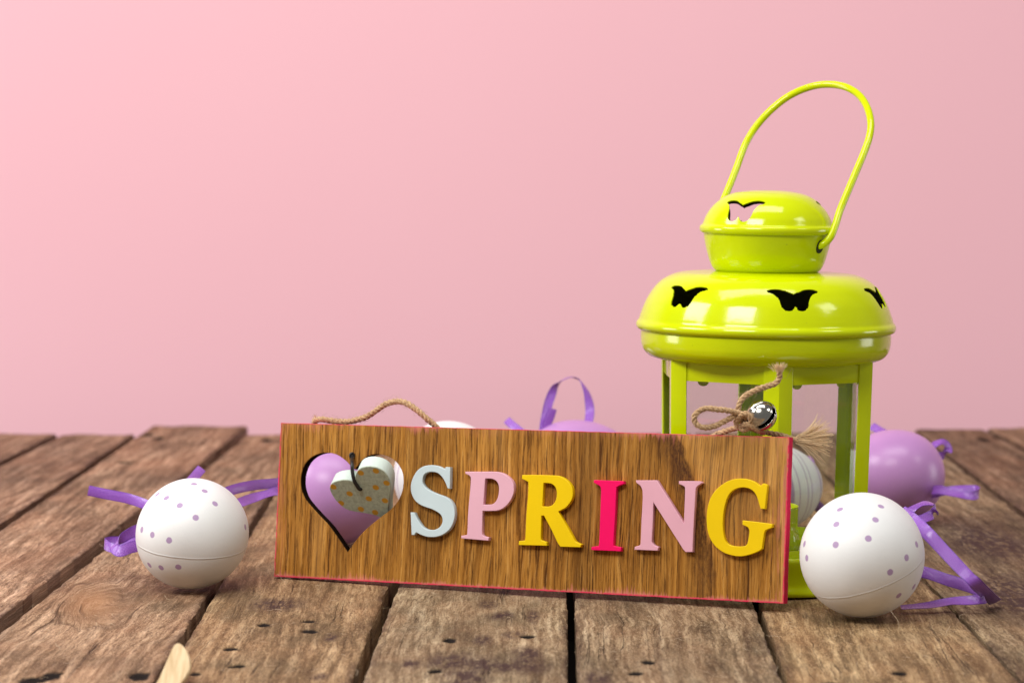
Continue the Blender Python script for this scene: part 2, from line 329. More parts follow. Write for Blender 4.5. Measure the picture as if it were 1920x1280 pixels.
# ------------------------------------------------------------------ the sign
MS = Matrix.Rotation(-.40871424, 4, 'Z') @ Matrix.Rotation(-.12999788, 4, 'X') @ Matrix.Rotation(-.01272182, 4, 'Y')
MS = Matrix.Translation((.0034936, 1.44220169, .0021)) @ MS; MSI = MS.inverted()
SW, SH, ST = .29026, .0838, .0066
sign = empty('spring_sign', label='oak board sign with painted letters spelling SPRING and a heart cut-out', cat='sign'); sign.matrix_world = MS
def onsign(px, py, off=0.):
    p = onplane(px, py, MS @ Vector((0, -off, 0)), (MS.to_3x3() @ Vector((0, 1, 0)))); q = MSI @ p; return (q.x, q.z)
def tr(pts, ox, oy, k, off): return [(*onsign(ox+p[0]/k, oy+p[1]/k, off), *p[2:]) for p in pts]
c = 1
HEART = [(620, 1220, c), (560, 1130), (480, 1015), (400, 905), (300, 800), (200, 690), (130, 600), (90, 500), (80, 400), (95, 300), (140, 200), (210, 130), (300, 90), (400, 82), (500, 105), (590, 165), (650, 225), (700, 272, c),
         (745, 215), (805, 150), (880, 110), (960, 98), (1050, 112), (1140, 155), (1210, 230), (1250, 320), (1258, 420), (1240, 530), (1190, 640), (1110, 730), (1000, 815), (880, 910), (780, 1005), (690, 1115)]
heart = outline(tr(HEART, 550, 835, 6.095, 0))
kx, kz = onsign(661, 854); knoth = [(kx+.0013*math.cos(a*.5236), kz+.0013*math.sin(a*.5236)) for a in range(12)]
def board_outline():
    pts = []; a = (-SW/2, 0); cs = [(-SW/2, 0), (SW/2, 0), (SW/2, SH), (-SW/2, SH)]; r = random.Random(3)
    for k in range(4):
        p, q = cs[k], cs[(k+1) % 4]; L = math.hypot(q[0]-p[0], q[1]-p[1]); n = int(L/.004)
        for j in range(n):
            t = j/n; w = (r.random()-.5)*(.00045 if k == 3 else .0002); nx, nz = (q[1]-p[1])/L, -(q[0]-p[0])/L
            pts.append((p[0]+(q[0]-p[0])*t+nx*w*(j > 0), p[1]+(q[1]-p[1])*t+nz*w*(j > 0)))
    return pts
def board_mat():
    m = Mat('oak_veneer'); co = m.coord(); x, y, z = m.sep(co)
    v = m.mapping(co, (1, .3, 1)); wr = m.noise(m.mapping(v, (14, 14, 7)), 1, 3, out=1)
    # cathedral figure near the right end
    w = m.vmath('SCALE', m.vmath('SUBTRACT', wr, (.5, .5, .5))); w.node.inputs['Scale'].default_value = .010
    v = m.vmath('ADD', v, w)
    fine = m.noise(m.mapping(v, (720, 200, 20)), 1, 6, .72); med = m.noise(m.mapping(v, (330, 60, 12)), 1, 5, .65); big = m.noise(m.mapping(v, (45, 20, 5)), 1, 3, .5)
    col = m.ramp(med, [(.30, (.15, .054, .007)), (.44, (.33, .135, .020)), (.58, (.49, .222, .040)), (.78, (.67, .36, .105))])
    pore = m.rng(fine, .455, .40, 0, .9); col = m.mix(pore, col, (.075, .024, .005)); f2 = m.noise(m.mapping(v, (1500, 200, 55)), 1, 5, .75); col = m.mix(m.rng(f2, .47, .38, 0, .8), col, (.085, .028, .006)); col = m.mix(m.rng(f2, .58, .68, 0, .5), col, (.66, .37, .13))
    col = m.mix(m.rng(fine, .60, .70, 0, .35), col, (.66, .40, .16))
    col = m.mix(m.rng(big, .45, .68, 0, .62), col, m.mix(.72, col, (.07, .028, .008)))
    col = m.mix(m.rng(big, .42, .28, 0, .35), col, (.56, .31, .10))
    # dark band that sweeps down towards the right, pale field to its right
    zz = m.math('DIVIDE', z, SH)
    bx = m.math('ADD', m.math('MULTIPLY', m.math('SINE', m.math('MULTIPLY', m.math('SUBTRACT', 1., zz), 1.7)), .024), m.math('ADD', .0835, m.math('MULTIPLY', m.math('SUBTRACT', m.noise(m.mapping(co, (1, 1, 45)), 1, 2), .5), .014)))
    d = m.math('SUBTRACT', x, bx); band = m.math('MULTIPLY', m.rng(d, -.016, -.006), m.rng(m.math('ADD', d, m.math('MULTIPLY', m.math('SUBTRACT', m.noise(m.mapping(co, (500, 100, 120)), 1, 4, .7), .5), .004)), .0, .0018, 1, 0)); sp = m.noise(m.mapping(co, (700, 100, 300)), 1, 4, .7)
    band = m.math('MULTIPLY', band, m.rng(m.math('ADD', zz, m.math('MULTIPLY', sp, .3)), .05, .6, .45, 1.))
    col = m.mix(m.math('MULTIPLY', band, m.rng(sp, .35, .6, .55, 1)), col, (.07, .027, .011))
    col = m.mix(m.math('MULTIPLY', m.rng(d, .0, .006), m.rng(zz, .2, .7, .0, .22)), col, (.60, .34, .12))
    # pink paint rubbed over the edges
    st = m.noise(m.mapping(co, (620, 100, 40)), 1, 4, .7); s1 = m.noise(m.mapping(co, (26, 10, 26)), 1, 3)
    ex = m.math('SUBTRACT', SW/2, m.math('ABSOLUTE', x)); eb = z; et = m.math('SUBTRACT', SH, z)
    rgt = m.rng(x, 0, SW/2, .35, 1.)
    def edge(e, wd, amt):
        lim = m.math('ADD', .0002, m.math('MULTIPLY', m.math('MULTIPLY', m.rng(st, .38, .62), m.rng(s1, .38, .62, .12, 1)), wd*1.7)); return m.math('MULTIPLY', m.math('SUBTRACT', 1., m.math('DIVIDE', e, lim), clamp=True), amt, clamp=True)
    g = m.math('MAXIMUM', m.math('MULTIPLY', edge(ex, .007, .6), rgt), m.math('MAXIMUM', edge(eb, .0035, 1.), m.math('MULTIPLY', edge(et, .0065, .75), m.rng(m.noise(m.mapping(co, (22, 1, 1), (7, 0, 0)), 1, 2), .45, .62, .15, 1.))))
    hard = m.math('MAXIMUM', m.rng(ex, .0004, .0009, 1, 0), m.math('MAXIMUM', m.rng(eb, .0004, .0011, 1, 0), m.rng(et, .0001, .0005, 1, 0)))
    hard = m.math('MULTIPLY', hard, m.rng(m.noise(m.mapping(co, (230, 100, 230)), 1, 5, .75), .40, .50, .2, 1))
    pink = (.72, .045, .10)
    col = m.mix(m.math('MULTIPLY', g, .8), col, (.78, .22, .20)); col = m.mix(hard, col, pink)
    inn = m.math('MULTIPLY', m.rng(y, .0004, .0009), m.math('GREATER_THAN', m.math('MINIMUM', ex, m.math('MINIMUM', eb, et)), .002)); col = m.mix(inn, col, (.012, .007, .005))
    side = m.math('MULTIPLY', m.rng(y, .0004, .0007), m.math('LESS_THAN', m.math('MINIMUM', ex, m.math('MINIMUM', eb, et)), .0012)); col = m.mix(side, col, (.66, .012, .075))
    m.set(Base_Color=col, Roughness=m.rng(med, .3, .7, .65, .52), Specular_IOR_Level=m.math('MULTIPLY', m.math('SUBTRACT', 1., inn), .08), Normal=m.bump(m.math('ADD', fine, m.math('MULTIPLY', med, .5)), .6, .0006)); return m.m
plate('board', [board_outline(), heart, knoth], 0, ST, .0002, [board_mat()], sign, 1)

def paint(name, col, rough=.42):
    m = Mat(name); co = m.coord(); n = m.noise(co, 260, 4); b = m.noise(co, 60, 3)
    cc = m.mix(m.rng(b, .3, .7), tuple(x*.95 for x in col), col)
    m.set(Base_Color=cc, Roughness=rough, Specular_IOR_Level=.22, Normal=m.bump(n, .12, .0004)); return m.m
LB, LP, LY, LM = paint('pale_blue_paint', (.56, .655, .67)), paint('pale_pink_paint', (.76, .42, .50)), paint('yellow_paint', (.84, .56, .0), .42), paint('magenta_paint', (.88, .0, .115), .45)
LP2 = paint('rose_pink_paint', (.74, .385, .46))
LET = {
 'S': (750, 860, LB, 'pale blue letter S', [[(680, 120, c), (750, 122, c), (745, 445, c), (710, 440, c), (692, 390), (660, 320), (620, 262), (575, 220), (520, 198), (450, 194), (395, 207), (355, 240), (338, 290), (335, 350), (365, 410), (430, 465), (520, 510), (600, 540), (680, 570), (750, 620), (795, 690), (815, 770), (815, 860), (795, 950), (750, 1040), (690, 1100), (600, 1150), (500, 1170), (400, 1165), (310, 1135), (240, 1100, c), (210, 1140, c), (170, 1140, c), (155, 800, c), (210, 800, c), (240, 870), (280, 940), (330, 1010), (390, 1050), (460, 1065), (520, 1060), (580, 1030), (620, 980), (635, 910), (610, 840), (550, 790), (470, 750), (380, 720), (300, 685), (230, 630), (185, 560), (160, 480), (158, 400), (175, 320), (210, 240), (260, 170), (330, 120), (400, 98), (480, 92), (560, 105), (620, 130), (670, 155, c)]]),
 'P': (840, 870, LP, 'pink letter P', [[(255, 110, c), (500, 110), (680, 110), (760, 118), (840, 145), (920, 205), (968, 270), (985, 340), (980, 430), (945, 520), (890, 600), (820, 660), (740, 693), (640, 700), (515, 700, c), (510, 900), (508, 1030), (522, 1065), (560, 1085), (612, 1092, c), (600, 1145, c), (195, 1110, c), (195, 1070, c), (260, 1060), (285, 1030), (300, 700), (328, 400), (338, 215), (325, 178), (300, 160), (258, 142, c)],
   [(555, 215, c), (640, 215), (690, 230), (730, 260), (755, 310), (762, 380), (752, 460), (730, 530), (690, 580), (640, 602), (525, 603, c)]]),
 'R': (955, 880, LY, 'yellow letter R', [[(190, 80, c), (380, 78), (650, 85), (740, 95), (820, 130), (890, 190), (935, 260), (950, 340), (940, 430), (900, 505), (840, 570), (730, 630, c), (860, 850), (950, 1010), (985, 1070), (1030, 1098), (1080, 1120, c), (1060, 1165, c), (760, 1155, c), (715, 1085), (640, 925), (515, 690, c), (478, 690, c), (472, 900), (470, 1035), (490, 1062), (555, 1085, c), (560, 1140, c), (135, 1130, c), (140, 1070, c), (210, 1060), (235, 1030), (250, 700), (275, 400), (280, 205), (262, 175), (182, 135, c)],
   [(510, 200, c), (600, 205), (650, 225), (690, 270), (708, 340), (700, 430), (670, 500), (620, 543), (560, 552), (490, 548, c)]]),
 'I': (1070, 890, LM, 'magenta letter I', [[(345, 75, c), (790, 90, c), (798, 132, c), (735, 155), (697, 178), (682, 220), (665, 600), (640, 1020), (655, 1060), (700, 1075), (755, 1085, c), (750, 1145, c), (305, 1125, c), (310, 1075, c), (390, 1065), (420, 1040), (435, 700), (450, 300), (448, 200), (428, 163), (340, 115, c)]]),
 'N': (1170, 890, LP2, 'pink letter N', [[(175, 80, c), (490, 78, c), (895, 720, c), (910, 350), (912, 205), (890, 165), (820, 135, c), (820, 90, c), (1140, 92, c), (1172, 118, c), (1110, 160), (1078, 200), (1068, 300), (1040, 800), (1025, 1155, c), (920, 1155, c), (885, 1115, c), (438, 410, c), (430, 700), (415, 960), (425, 1020), (460, 1055), (515, 1080, c), (500, 1135, c), (150, 1120, c), (160, 1075, c), (225, 1055), (245, 1020), (258, 700), (275, 400), (275, 260), (265, 210), (240, 160), (180, 115, c)]]),
 'G': (1310, 890, LY, 'yellow letter G', [[(1030, 150, c), (990, 510, c), (925, 505, c), (905, 440), (880, 350), (840, 270), (780, 215), (700, 190), (620, 190), (540, 215), (470, 270), (420, 360), (385, 480), (365, 620), (360, 760), (370, 880), (395, 980), (440, 1035), (500, 1060), (580, 1070), (680, 1065), (715, 1045), (735, 1000), (757, 860), (750, 810), (728, 780), (655, 745, c), (655, 680, c), (880, 705), (1105, 735, c), (1095, 790, c), (1020, 820), (985, 855), (965, 960), (945, 1110, c), (880, 1150), (760, 1195), (620, 1220), (500, 1205), (380, 1165), (270, 1090), (190, 990), (140, 870), (118, 740), (118, 600), (135, 470), (180, 335), (250, 230), (340, 150), (440, 90), (540, 60), (640, 52), (740, 65), (830, 100), (890, 140), (925, 160, c), (970, 125, c)]]),
}
for k, (ox, oy, mt, lb, loops) in LET.items():
    o = plate('letter', [outline(tr(l, ox, oy, 8., .0037), 6) for l in loops], -.0035, -.0001, .00028, [mt], sign, 3); o['label'] = lb

# ------------------------------------------------------------------ twine
def rope_data(path, R, V, Fc, pitch=.0075, step=.0007, phase=0, taper=0):
    pts = [Vector(p) for p in cr(path, 24)]
    # resample
    L = [0]
    for a, b in zip(pts, pts[1:]): L.append(L[-1]+(b-a).length)
    n = max(4, int(L[-1]/step)); res = []; j = 0
    for i in range(n+1):
        s = L[-1]*i/n
        while j < len(L)-2 and L[j+1] < s: j += 1
        t = (s-L[j])/max(1e-9, L[j+1]-L[j]); res.append(pts[j].lerp(pts[j+1], t))
    nrm = (res[1]-res[0]).orthogonal().normalized(); fr = []
    for i, p in enumerate(res):
        t = (res[min(i+1, n)]-res[max(i-1, 0)]).normalized(); nrm = (nrm-t*nrm.dot(t)).normalized(); fr.append((nrm.copy(), t.cross(nrm)))
    for k in range(3):
        sp = []; rr = []
        for i, p in enumerate(res):
            a = 2*math.pi*(k/3+L[-1]*i/n/pitch)+phase; w = 1+.10*math.sin(i*.37+k*2+phase); u, b = fr[i]
            sp.append(p+(u*math.cos(a)+b*math.sin(a))*R*.50*w); rr.append(R*.56*(1+.12*math.sin(i*.9+k*3)))
        tube_data(sp, rr, 7, V, Fc)
    rd = random.Random(int(phase*100)+n)
    for q in range(int(L[-1]*2600)):      # loose fibres
        i = rd.randrange(1, n-1); u, b = fr[i]; a = rd.random()*6.283; d = u*math.cos(a)+b*math.sin(a); t = (res[i+1]-res[i-1]).normalized()*rd.choice((-1, 1))
        p = res[i]+d*R*.9; l = rd.uniform(.0012, .0042)*(2.0 if rd.random() < .08 else 1); fib = [p]
        for s_ in range(3): d = (d*.5+t*rd.uniform(.3, 1.2)+Vector((rd.uniform(-.5, .5), rd.uniform(-.5, .5), rd.uniform(-.5, .5)))).normalized(); fib.append(fib[-1]+d*l/3)
        tube_data(fib, .00005, 3, V, Fc, False)
    return V, Fc
def fray(base, dirv, n, ln, spread, V, Fc, r0=.0013, seed=1, curl=.35):
    rd = random.Random(seed); dirv = Vector(dirv).normalized()
    for i in range(n):
        g = Vector((rd.gauss(0, 1), rd.gauss(0, 1)*.6, rd.gauss(0, 1))); g -= dirv*g.dot(dirv)
        p = Vector(base)+g*r0*.6; d = (dirv+g*spread*.35).normalized(); l = ln*rd.uniform(.55, 1.1); pth = [p]; cv = Vector((rd.gauss(0, 1), rd.gauss(0, 1), rd.gauss(.0, 1)))*curl
        for s in range(6):
            d = (d+g*spread*.12+cv*.22).normalized(); cv = cv*.7+Vector((rd.gauss(0, 1), rd.gauss(0, 1), rd.gauss(0, 1)))*curl*.4; pth.append(pth[-1]+d*l/6)
        tube_data(pth, [.00010, .00011, .00012, .00012, .00011, .0001, .00007], 4, V, Fc, False)
def world_part(name, V, Fc, mat, parent, mi=None, **kw):
    Mi = parent.matrix_world.inverted() if mi is None else mi
    return pyobj(name, [Mi @ Vector(v) for v in V], Fc, mat, parent, **kw)
def P(l): return [at(*p) for p in l]
V, Fc = [], []
rope_data(P([(596, 830, 1.517), (590, 797, 1.516), (591, 788, 1.512), (604, 785.5, 1.509), (619, 788, 1.509), (636.5, 790, 1.508), (660, 789, 1.506), (684, 782, 1.503), (708, 767.6, 1.500), (726, 756, 1.497), (746, 752, 1.494), (764, 756.6, 1.491), (782, 769, 1.489), (800, 784, 1.487), (815, 797, 1.487), (828, 815, 1.488), (834, 840, 1.49)]), .00165, V, Fc, phase=.3)
fray(at(594, 789, 1.511), (-1, 0, .15), 16, .004, 1.3, V, Fc, seed=4)
world_part('hanging_twine', V, Fc, TWINE, sign)
V, Fc = [], []
rope_data(P([(1402, 786, 1.404), (1388, 775, 1.402), (1368, 770, 1.400), (1345, 767, 1.398), (1322, 766, 1.397), (1304, 776, 1.396), (1302, 790, 1.396), (1315, 800, 1.396), (1338, 799, 1.398), (1358, 790, 1.400), (1378, 779, 1.403), (1398, 776, 1.405)]), .00150, V, Fc, phase=1.1)
rope_data(P([(1398, 798, 1.406), (1388, 784, 1.405), (1384, 768, 1.404), (1388, 753, 1.404), (1396, 743, 1.405), (1408, 735.5, 1.406), (1423, 729, 1.407), (1440, 723.6, 1.407), (1454, 718, 1.407), (1462, 706, 1.406), (1461, 694, 1.405)]), .00150, V, Fc, phase=2.2)
rope_data(P([(1330, 828, 1.426), (1340, 815, 1.424), (1360, 808, 1.420), (1380, 802, 1.416), (1400, 800, 1.413), (1420, 806, 1.412), (1440, 811, 1.412), (1462, 816, 1.412), (1480, 821, 1.412), (1497, 824, 1.411)]), .0015, V, Fc, phase=.9)
rope_data(P([(1378, 792, 1.405), (1392, 776, 1.400), (1404, 778, 1.399), (1408, 792, 1.401), (1400, 804, 1.405), (1388, 803, 1.408), (1380, 790, 1.409), (1392, 778, 1.410)]), .0014, V, Fc, phase=.2)
rope_data(P([(1384, 802, 1.412), (1398, 795, 1.402), (1412, 800, 1.401), (1424, 808, 1.404), (1432, 812, 1.409)]), .0014, V, Fc, phase=.2)
world_part('bow', V, Fc, TWINE, sign)
V, Fc = [], []
fray(at(1461, 697, 1.405), (.0, -.1, 1), 90, .0048, .42, V, Fc, r0=.0016, seed=8, curl=.12)
world_part('frayed_end', V, Fc, FIB, sign)
V, Fc = [], []
fray(at(1492, 824, 1.411), (1, .0, -.12), 210, .0178, .17, V, Fc, r0=.0011, seed=5, curl=.36); fray(at(1496, 822, 1.411), (1, .1, .22), 170, .0175, .17, V, Fc, r0=.0011, seed=6, curl=.42)
world_part('frayed_end', V, Fc, FIB, sign)

# ------------------------------------------------------------------ wooden heart hanging in the cut-out
nh = Vector((-.25, -.80, -.55)).normalized(); p0 = at(676, 916, 1.477)
ex = Vector((0, 0, 1)).cross(-nh).normalized()*-1
ex = nh.cross(Vector((0, 0, 1))).normalized(); ex = ex if ex.x > 0 else -ex; ez = ex.cross(-nh*-1).normalized(); ez = ez if ez.z > 0 else -ez
MH = Matrix((ex, -nh, ez)).transposed().to_4x4(); MH.translation = p0; MHI = MH.inverted()
charm = empty('wooden_heart', label='small grey green wooden heart with orange dots hanging in the cut-out', cat='ornament'); charm.matrix_world = MH
def oncharm(a, b): q = MHI @ onplane(550+a/6.095, 835+b/6.095, p0, nh); return (q.x, q.z)
CH = [(700, 425, c), (706, 370), (716, 320), (745, 275), (800, 248), (870, 240), (960, 255), (1040, 300), (1090, 370), (1110, 450), (1105, 560), (1090, 680), (1088, 790), (1090, 862, c), (985, 818), (880, 785), (760, 765), (640, 742), (560, 700), (480, 620), (430, 540), (415, 480), (440, 432), (500, 405), (580, 392), (650, 400)]
DOT = [(770, 312), (943, 290), (1065, 428), (942, 478), (862, 607), (1047, 628), (643, 550), (457, 472), (545, 657), (772, 725), (935, 762)]
def charm_mat():
    m = Mat('mint_wash_wood'); co = m.coord(); y = m.sep(co)[1]
    n = m.noise(m.mapping(co, (500, 500, 500)), 1, 5, .75); n2 = m.noise(co, 1500, 3, .7)
    col = m.ramp(n, [(.3, (.27, .30, .22)), (.5, (.42, .47, .36)), (.7, (.54, .60, .47))]); col = m.mix(m.rng(n2, .6, .75, 0, .5), col, (.60, .62, .54)); col = m.mix(m.rng(n2, .4, .3, 0, .5), col, (.17, .17, .14))
    col = m.mix(m.rng(y, .0002, .0008), col, (.58, .66, .60))
    d = m.dots(co, [(*[oncharm(*q)[0]], 0, oncharm(*q)[1]) for q in DOT], .0018, .0002, .0003)
    col = m.mix(m.math('MULTIPLY', d, m.rng(y, .0002, .0008, 1, 0)), col, (.55, .27, .012))
    m.set(Base_Color=col, Roughness=.7, Normal=m.bump(m.math('ADD', n, n2), .5, .0005)); return m.m
plate('heart', [outline([(*oncharm(a[0], a[1]), *a[2:]) for a in CH], 6)], 0, .0088, .0004, [charm_mat()], charm, 2)
cordm = simple('black_cord', (.012, .009, .008), .45)
V, Fc = [], []
kn = MS @ Vector((kx, -.0006, kz))
pp = [MS @ Vector((kx, .004, kz)), kn, kn+Vector((.0001, -.0012, -.0012)), at(660, 868, 1.4765), at(661, 885, 1.4745), at(664, 900, 1.4745), at(670, 911, 1.4755), p0+nh*.0004, p0-nh*.003]
tube_data([Vector(q) for q in cr(pp, 8)], .00105, 10, V, Fc)
rr = random.Random(2)
for k in range(3):
    ctr = kn+Vector((0, -.0004, 0)); pth = [ctr+Vector((math.cos(a)*.0011, math.sin(a*1.0+k)*.0007, math.sin(a)*.0013+.0001*k)) for a in [j*.6+k*2 for j in range(11)]]; tube_data(pth, .0006, 8, V, Fc)
world_part('cord', V, Fc, cordm, charm, MHI)

# ------------------------------------------------------------------ eggs
def egg_mesh(R, L, asym=.10, nu=128, nv=80, ph=0.):
    V = [(0, -L, 0)]; Fc = []
    for j in range(1, nv):
        a = math.pi*j/nv; s = -math.cos(a); r = R*math.sin(a)*(1-asym*s+.0*s*s)
        for i in range(nu): b = 2*math.pi*i/nu; w = 1+.006*math.sin(2*b+a*1.3+ph)*math.sin(a)+.003*math.sin(3*b-a*2+ph)*math.sin(a); V.append((r*w*math.cos(b), L*s, r*w*math.sin(b)))
    V.append((0, L, 0)); n = len(V)-1
    for i in range(nu):
        k = (i+1) % nu; Fc.append((0, 1+i, 1+k)); Fc.append((n, n-nu+k, n-nu+i))
        for j in range(nv-2): a = 1+j*nu; Fc.append((a+i, a+nu+i, a+nu+k, a+k))
    return V, Fc
def egg(name, label, ctr, R, L, axis, col, group, kind=None, dots=(), seam=None, stripes=None, asym=.10, rough=.30):
    """axis: direction of the pointed end"""
    V, Fc = egg_mesh(R, L, asym, ph=ctr[0]*40); q = Vector(axis).to_track_quat('Y', 'Z'); M = Matrix.Translation(ctr) @ q.to_matrix().to_4x4(); Mi = M.inverted()
    zmin = min((M @ Vector(v)).z for v in V); M.translation.z -= zmin-.0002; Mi = M.inverted()
    root = empty(name, label=label, cat='egg', group=group); root.matrix_world = M
    bv = BVHTree.FromPolygons([Vector(v) for v in V], Fc)
    def hit(px, py):
        o = Mi @ Vector((0, 0, H)); d = (Mi.to_3x3() @ ray(px, py)).normalized(); h = bv.ray_cast(o, d)
        return h[0] if h[0] is not None else bv.find_nearest(o-d*o.dot(d))[0]
    m = Mat(name+'_shell'); co = m.coord(); n = m.noise(co, 55, 3); f = m.noise(co, 700, 3)
    cc = m.mix(m.rng(n, .35, .65), col, tuple(x*.955 for x in col)); nrm = m.math('MULTIPLY', f, .35)
    if dots:
        pts = [h for h in (hit(*d) for d in dots) if h is not None]
        pts += [Vector((-p.x*.8, L*.55, -p.z*.8))*.93 for p in pts[::3]]
        cc = m.mix(m.math('MULTIPLY', m.dots(co, pts, .00165, .00022, .0004), .92), cc, (.38, .24, .43))
    if stripes:
        y = m.sep(co)[1]; msk = None
        for s0, w in stripes:
            q_ = m.rng(m.math('ABSOLUTE', m.math('SUBTRACT', y, s0*L)), w*.8, w*1.05+.0001, 1, 0); msk = q_ if msk is None else m.math('MAXIMUM', msk, q_)
        cc = m.mix(m.math('MULTIPLY', msk, .9), cc, (.40, .27, .44))
    if seam:
        a, b, d = [hit(*s) for s in seam]; pn = (b-a).cross(d-a).normalized(); dd = m.math('SUBTRACT', m.vmath('DOT_PRODUCT', co, tuple(pn), 'Value'), pn.dot(a))
        dd = m.math('ABSOLUTE', m.math('ADD', dd, m.math('MULTIPLY', m.math('SUBTRACT', m.noise(co, 90, 3), .5), .0009)))
        rg = m.rng(dd, .0001, .0006, 1, 0); nrm = m.math('ADD', nrm, m.math('MULTIPLY', rg, 2.6)); cc = m.mix(m.math('MULTIPLY', m.rng(dd, .00005, .00035, 1, 0), .28), cc, (.35, .30, .26))
    m.set(Base_Color=cc, Roughness=.5 if col[0] > .7 else rough, Specular_IOR_Level=.4, Subsurface_Weight=.0, Normal=m.bump(nrm, .35, .0004))
    pyobj('shell', V, Fc, m.m, root)
    return root
WHITE = (.80, .80, .79); PUR = (.50, .25, .53)
GW, GP, GS = 'white eggs with small lilac dots', 'plain purple eggs behind the sign and lantern', 'white eggs with lilac stripes'
DL = [(935, 347), (1015, 400), (1093, 495), (948, 600), (828, 508), (728, 452), (660, 425), (543, 690), (622, 728), (748, 770), (1320, 670), (600, 955), (688, 975), (817, 970), (1025, 1150)]
DR = [(432, 558), (678, 540), (645, 620), (410, 647), (602, 733), (406, 770), (892, 768), (832, 848), (232, 850), (733, 935), (875, 1022), (785, 1075), (240, 1030), (595, 1218), (218, 765)]
eggL = egg('painted_egg', 'white egg with lilac dots and purple ribbon left of the sign', at(363, 1006, 1.462), .0292, .036, (.12, 1, .05), WHITE, GW, dots=[(130+a/4, 820+b/4) for a, b in DL], seam=[(262, 1025), (342, 1046), (455, 1033)], asym=.08)
eggR = egg('painted_egg', 'white egg with lilac dots right of the sign before the lantern', at(1618, 1047, 1.372), .0306, .037, (.25, 1, .1), WHITE, GW, dots=[(1440+a/3.2, 780+b/3.2) for a, b in DR], seam=[(1518, 1105), (1634, 1108), (1728, 1052)], asym=.08)
eggPR = egg('painted_egg', 'purple egg with looped ribbons at the right of the lantern', at(1673, 896, 1.735), .0283, .0330, (-.9, .45, .1), PUR, GP)
eggPC = egg('painted_egg', 'purple egg behind the sign, only its top showing beneath the tall ribbon loop', at(1088, 880, 1.757), .0304, .0385, (1, .1, 0), PUR, GP)
eggPH = egg('painted_egg', 'purple egg behind the sign, seen through the heart-shaped hole', at(627, 925, 1.624), .0312, .0375, (.3, 1, 0), PUR, GP, rough=.33)
eggSH = egg('painted_egg', 'white striped egg behind the sign below the jute hanging loop', at(841, 892, 1.700), .0330, .038, (.15, 1, .1), WHITE, GS, stripes=[(-.85, .0012), (-.6, .0006), (-.45, .0006), (.2, .001), (.5, .0006)])
eggSL = egg('painted_egg', 'white striped egg seen through the lantern glass behind the candle', at(1452, 917, 1.681), .0268, .0330, (.78, .60, .05), WHITE, GS, stripes=[(-.80, .0012), (-.30, .0017), (-.12, .0004), (.10, .0004), (.22, .0004), (.6, .001)])

def ribbon(pts, parent, w=.0056, seed=0, name='ribbon'):
    """pts: (px, py, depth, width vector x, y, z); a thin satin strip"""
    A = cr([(*at(*p[:3]), *p[3:6]) for p in pts], 16); V = []; Fc = []; uv = []; nc = 7; L = 0; prev = None; rd = random.Random(seed)
    frames = []
    for i, a in enumerate(A):
        p = Vector(a[:3]); wv = Vector(a[3:]).normalized(); q = Vector(A[min(i+1, len(A)-1)][:3])-Vector(A[max(i-1, 0)][:3]); t = q.normalized(); wv = (wv-t*wv.dot(t)).normalized(); nn = t.cross(wv)
        if prev is not None: L += (p-prev).length
        prev = p
        for side in (0, 1):
            for k in range(nc):
                s = k/(nc-1)-.5; off = nn*((.00012 if side else -.00012)+.00022*math.sin(L*300+s*4+seed)*abs(s)+(.0003*(1-4*s*s))); V.append(p+wv*s*w+off); uv.append((k/(nc-1)*.0058, L))
    m = 2*nc
    for i in range(len(A)-1):
        b = i*m
        for k in range(nc-1):
            Fc.append((b+k, b+k+1, b+m+k+1, b+m+k)); Fc.append((b+nc+k+1, b+nc+k, b+m+nc+k, b+m+nc+k+1))
        Fc.append((b, b+m, b+m+nc, b+nc)); Fc.append((b+nc-1, b+2*nc-1, b+m+2*nc-1, b+m+nc-1))
    for b in (0, (len(A)-1)*m):
        for k in range(nc-1): Fc.append((b+k, b+nc+k, b+nc+k+1, b+k+1))
    for b, t in ((0, Vector(A[0][:3])-Vector(A[2][:3])), ((len(A)-1)*m, Vector(A[-1][:3])-Vector(A[-3][:3]))):   # loose threads at the cut ends
        t.normalize()
        for k in range(16):
            e0, e1 = V[b], V[b+nc-1]; q = rd.random()*.96; p = e0.lerp(e1, q); p2 = e0.lerp(e1, q+.03); tip = p+t*rd.uniform(.0002, .0009)+Vector((rd.gauss(0, 1), rd.gauss(0, 1), rd.gauss(0, 1)))*.00015; n_ = len(V); V += [p, p2, tip]; uv += [(.003, 0)]*3; Fc.append((n_, n_+1, n_+2))
    o = world_part(name, V, Fc, RIB, parent); me = o.data; ul = me.uv_layers.new(name='UVMap'); li = np.empty(len(me.loops), np.int32); me.loops.foreach_get('vertex_index', li)
    ul.data.foreach_set('uv', np.array(uv, np.float32)[li].ravel()); me.set_sharp_from_angle(angle=math.radians(70)); return o
Z_ = (0, 0, 1)
gd = lambda px, py, lift=0.: ground(px, py, lift).y
# left egg ribbons
ribbon([(166, 919, 1.50, .1, .1, 1), (200, 926, 1.50, .1, .1, 1), (240, 934, 1.50, .15, .2, 1), (275, 946, 1.497, .1, .3, 1), (310, 962, 1.497, .1, .3, 1)], eggL)
ribbon([(378, 878, 1.55, 1, 0, -.8), (366, 892, 1.54, 1, 0, -.8), (350, 912, 1.52, 1, 0, -.7), (340, 940, 1.505, 1, 0, -.6)], eggL, .0054)
ribbon([(395, 938, 1.50, .1, .5, 1), (430, 920, 1.515, .0, .4, 1), (470, 910, 1.53, 0, .3, 1), (510, 906, 1.548, 0, .3, 1), (532, 905, 1.560, 0, .6, 1), (546, 910, 1.565, .6, 1, .4), (535, 916, 1.56, .3, 1, .2), (515, 921, 1.545, .1, 1, .35), (480, 931, 1.53, .1, 1, .4), (445, 944, 1.51, .1, 1, .4), (410, 962, 1.50, .1, 1, .3)], eggL)
